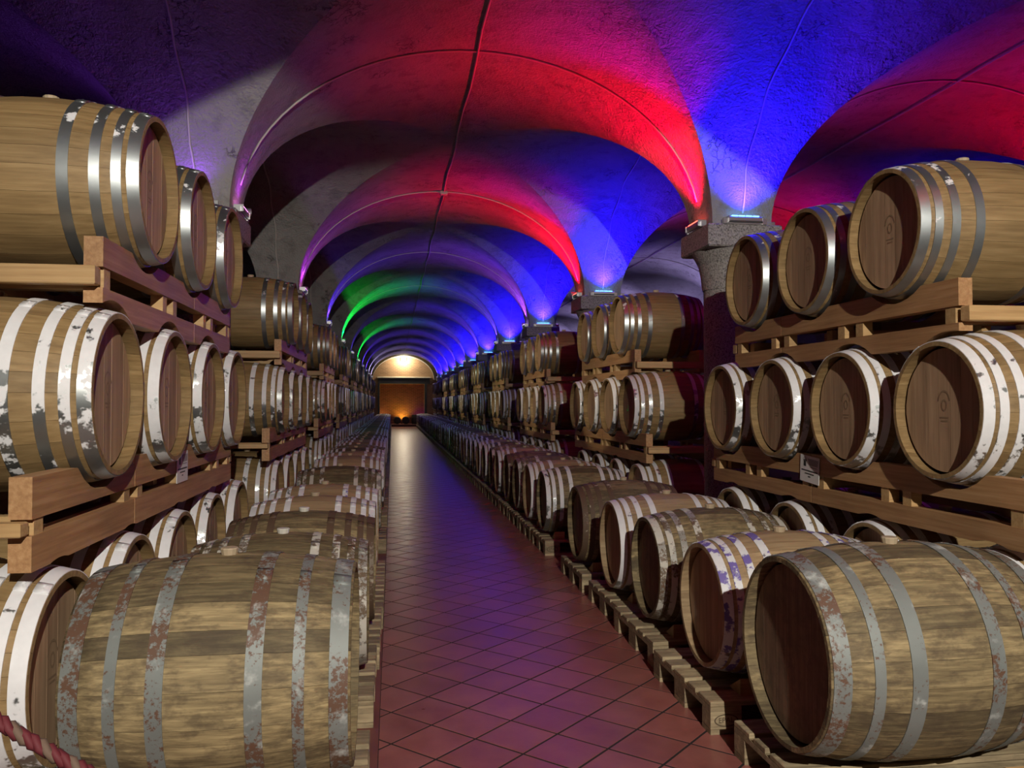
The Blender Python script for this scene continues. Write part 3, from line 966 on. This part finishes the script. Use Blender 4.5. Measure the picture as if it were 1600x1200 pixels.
for side, YS, ST in (('R', RY, RST), ('L', LY, LST)):
    prev = -9
    for n, y in enumerate(YS):
        st, hp = ST[n] if n < len(ST) else rs.choice([('old', 'zinc_worn'), ('pale', 'white_full'), ('new', 'white_peel'), ('old', 'white_peel')])
        K = KB if n == 0 else KF
        fx = ({0: 1.425, 1: 1.487}.get(n, 1.495) if side == 'R' else {0: -0.127, 1: -0.115, 2: -0.10}.get(n, -0.11)) + (rs.uniform(-0.02, 0.0) if n > 3 else 0)*(1 if side == 'R' else -1)
        az = H - 0.916 if K is KB else H - 0.977
        tier = 0 if n < 6 else (1 if n < 16 else 2)
        barrel(K, fx, y, az, side, st, hp, tier, '%s %s barrel with %s, floor row %s of the aisle' % (nth(n + 1), WORDS[st], WORDS[hp], SIDE[side]),
               'floor row of barrels %s of the aisle' % SIDE[side], bung=tier < 2, bung_white=(side == 'L' and n in (1, 2)), odd='white_purple' if (side == 'L' and n == 4) else None)
        # pallet under it
        py = max(y + 0.06, prev + 0.815) if n else y + 0.02
        prev = py
        px = (1.40 + 0.6 + {0: 0.02, 1: 0.0, 2: 0.035}.get(n, 0.06)) if side == 'R' else (-0.085 - 0.6 + {0: 0.0, 1: 0.005, 2: 0.02}.get(n, 0.03))
        lab = 'wooden pallet under the %s floor barrel %s of the aisle' % (nth(n + 1), SIDE[side])
        if n < 9:
            t = thing('wooden_pallet', (px, py, 0), lab, 'pallet', 'pallets of the floor rows')
            for nm, mm in PAL: obj(nm, mm, t)
            if side == 'R' and n in (1, 2, 5):
                o = obj('stamp', STAMP, t, (-0.527, -0.4006, 0.061)); o.rotation_euler = (math.pi / 2, 0, 0)
            yo = y - py
            for dx in (-0.28, 0.28):
                for s in (-1, 1):
                    o = obj('chock', CHOCK, t, (dx * (1 if side == 'R' else 1) + (fx + (K.L / 2 if side == 'R' else -K.L / 2) - px), yo + s * (0.17 if K is KB else 0.15), 0.144))
                    o.rotation_euler = (0, 0, 0 if s > 0 else math.pi)
        else:
            tag(obj('wooden_pallet', PALW, None, (px, py, 0)), lab, 'pallet', 'pallets of the floor rows')

# ------------------------------------------------------------------ conduits on the vault
def main_z(x, xc): 
    u = (x - xc) / A_
    return ZS + RISE * math.sqrt(max(0, 1 - u * u))
for ia, nm in ((0, 'main aisle'), (1, 'right-hand side aisle')):
    mb = MB(); x = XC0 + ia * DX
    pts = [(x + 0.012 * math.sin(q * 1.7), -2 + q * 0.6, ZS + RISE - 0.015) for q in range(int((YEND + 1.9) / 0.6))]
    mb.tube(pts, 0.010)
    obj('conduit', mb.build('conduit', M['conduit'], True), ceil)
    for k in range(-1, 4):
        mb = MB(); pts = []
        for q in range(33):
            u = math.sin(R_(-80 + 160 * q / 32)); pts.append((x + (A_ - 0.006) * u, coly(k), ZS + (RISE - 0.012) * math.sqrt(1 - u * u)))
        mb.tube(pts, 0.009)
        obj('conduit', mb.build('conduit', M['conduit'], True), ceil)
for i in (-1, 0):
    for k in range(0, 4):
        mb = MB(); pts = []
        yc = coly(k) - DY / 2
        for q in range(25):
            a = R_(86 - 84 * q / 24); v = math.sin(a)
            pts.append((colx(i) + 0.01 * math.sin(q), yc + (B_ - 0.006) * v, ZS + (RISE - 0.012) * math.cos(a)))
        mb.tube(pts, 0.009)
        obj('conduit', mb.build('conduit', M['conduit'], True), ceil)
mb = MB(); mb.bbox(XC0 - 0.05, XC0 + 0.05, 11.42, 11.52, ZS + RISE - 0.055, ZS + RISE - 0.003, 0.008)
obj('junction_box', mb.build('junction_box', M['conduit']), ceil)

# ------------------------------------------------------------------ paper signs on the racks
def sign(loc, rot, label):
    t = thing('paper_sign', loc, label, 'sign', 'paper signs on the racks')
    t.rotation_euler = rot
    mb = MB(); mb.box(-0.105, 0.105, -0.0015, 0.0015, 0, 0.15); obj('sheet', mb.build('sheet', M['paper']), t)
    mb = MB(); y = -0.0022
    def rect(b, x0, x1, z0, z1): b.add([(x0, y, z0), (x1, y, z0), (x1, y, z1), (x0, y, z1)], [(0, 1, 2, 3)])
    # dark tower emblem under a pitched line
    rect(mb, -0.066, -0.038, 0.088, 0.120); rect(mb, -0.070, -0.060, 0.118, 0.127); rect(mb, -0.044, -0.034, 0.118, 0.127); rect(mb, -0.057, -0.047, 0.118, 0.130)
    mb.add([(-0.078, y, 0.128), (-0.074, y, 0.128), (-0.052, y, 0.143), (-0.052, y, 0.139)], [(0, 1, 3, 2)])
    mb.add([(-0.030, y, 0.128), (-0.026, y, 0.128), (-0.052, y, 0.143), (-0.052, y, 0.139)], [(0, 1, 2, 3)])
    obj('emblem', mb.build('emblem', M['ink']), t)
    mb = MB()
    mb.add([(-0.022, y, 0.135), (0.096, y, 0.135), (0.092, y, 0.098), (0.0, y, 0.098)], [(0, 1, 2, 3)])
    rect(mb, 0.005, 0.085, 0.086, 0.091)
    obj('logotype', mb.build('logotype', M['ink_grey']), t)
    mb = MB()
    rect(mb, -0.09, 0.09, 0.062, 0.069); rect(mb, -0.05, 0.05, 0.046, 0.052); rect(mb, -0.014, 0.014, 0.030, 0.036)
    obj('print_line', mb.build('print_line', M['ink']), t)
sign((2.338, 4.374, H - 0.45), (0, R_(4), R_(-90)), 'white paper sign with dark emblem on the right-hand middle rack')
sign((-1.026, 4.26, H - 0.388), (0, 0, R_(90)), 'white paper sign with dark emblem on the left-hand middle rack')

# ------------------------------------------------------------------ rope across the entrance
pa, pb = Vector((-0.95, 1.5, 0)), Vector((2.3, 1.5, 0))
rope = thing('barrier_rope', (0, 1.5, 0), 'twisted red and white barrier rope in the lower left corner', 'rope')
pts = []
NRP = 260
for q in range(NRP + 1):
    t = q / NRP
    x = pa.x + 0.035 + (pb.x - pa.x - 0.07) * t
    pts.append(Vector((x, 0, 1.14 - 0.67 * (1 - (2 * t - 1) ** 2))))
for s in range(3):
    mb = MB(); st = []
    ln = 0
    for q, p in enumerate(pts):
        if q: ln += (p - pts[q - 1]).length
        a = ln / 0.055 * 2 * math.pi + s * 2 * math.pi / 3
        tg = (pts[min(q + 1, NRP)] - pts[max(q - 1, 0)]).normalized()
        nz = Vector((0, 1, 0)); nn = tg.cross(nz)
        st.append(p + nz * (0.0075 * math.cos(a)) + nn * (0.0075 * math.sin(a)))
    mb.tube(st, 0.0072, 6)
    obj('strand', mb.build('strand', M['rope_white'] if s == 2 else M['rope_red'], True), rope)
for x, nm in ((pa.x, 'left'), (pb.x, 'right')):
    t = thing('rope_post', (x, 1.5, 0), 'slim black post holding the %s end of the barrier rope' % nm, 'post')
    mb = MB(); mb.lathe([(0, 0.13), (0.012, 0.13), (0.02, 0.03)], 24); obj('base', mb.build('base', M['dark_steel']), t)
    mb = MB(); mb.lathe([(0.02, 0.016), (1.19, 0.016), (1.21, 0.024), (1.23, 0.02), (1.24, 0.004)], 16); obj('pole', mb.build('pole', M['dark_steel'], True), t)

# ------------------------------------------------------------------ far end: lamp, step, kegs
t = thing('bulkhead_lamp', (0.70, YEND - 0.02, H + 2.72), 'bright warm lamp high on the far brick wall', 'lamp')
mb = MB(); mb.bbox(-0.16, 0.16, -0.10, 0.02, 0, 0.22, 0.02); obj('housing', mb.build('housing', M['dark_steel']), t)
mb = MB(); mb.bbox(-0.14, 0.14, -0.13, -0.101, 0.02, 0.20, 0.01); obj('diffuser', mb.build('diffuser', emit('lamp_diffuser', (1.0, 0.86, 0.62), 60)), t)
d = bpy.data.lights.new('bulkhead_light', 'POINT'); d.energy = 210; d.color = (1.0, 0.86, 0.62); d.shadow_soft_size = 0.12
o = bpy.data.objects.new('bulkhead_light', d); o.location = (0.70, YEND - 0.42, H + 2.80); COL.objects.link(o)
mb = MB(); mb.bbox(-0.75, 2.0, YEND - 1.2, YEND + 0.74, 0.0, 0.14, 0.01)
tag(obj('plinth', mb.build('plinth', M['step'])), 'low dark red plinth in the niche of the far wall', 'plinth')
for n, (x, nm) in enumerate(((0.30, 'left'), (0.85, 'right'))):
    o = obj('small_keg', KA.whole, None, (x, YEND - 0.75, 0.14)); o.scale = (0.7, 0.7, 0.7); o.rotation_euler = (0, 0, R_(90))
    tag(o, 'small dark keg on the plinth, %s of the two' % nm, 'keg', 'kegs on the plinth')
    for q in range(3): o.material_slots[q].link = 'OBJECT'; o.material_slots[q].material = M['keg']
o = obj('upright_cask', KA.whole, None, (1.45 + 0.26, YEND - 0.65, 0.14 + 0.3)); o.rotation_euler = (0, R_(-90), 0); o.scale = (0.7, 0.75, 0.75)
for q in range(3): o.material_slots[q].link = 'OBJECT'; o.material_slots[q].material = M['keg']
tag(o, 'dark cask standing upright on the plinth beside the kegs', 'cask')
for n, (x, e, cn, nm) in enumerate(((0.62, 120, (1.0, 0.76, 0.09), 'middle'), (-0.66, 40, (1.0, 0.66, 0.16), 'left end'), (1.7, 14, (0.7, 0.1, 0.9), 'right end'))):
    t = thing('floor_uplight', (x, YEND + 0.45, 0.14), 'small uplight washing the niche bricks at the %s' % nm, 'uplight', 'uplights in the niche')
    mb = MB(); mb.lathe([(0, 0.05), (0.06, 0.06)], 16); obj('housing', mb.build('housing', M['dark_steel']), t)
    spot('niche_beam', (x, YEND + 0.42, 0.22), (0, 0.1, 1), e, cn, 125, 0.9, 0.06)
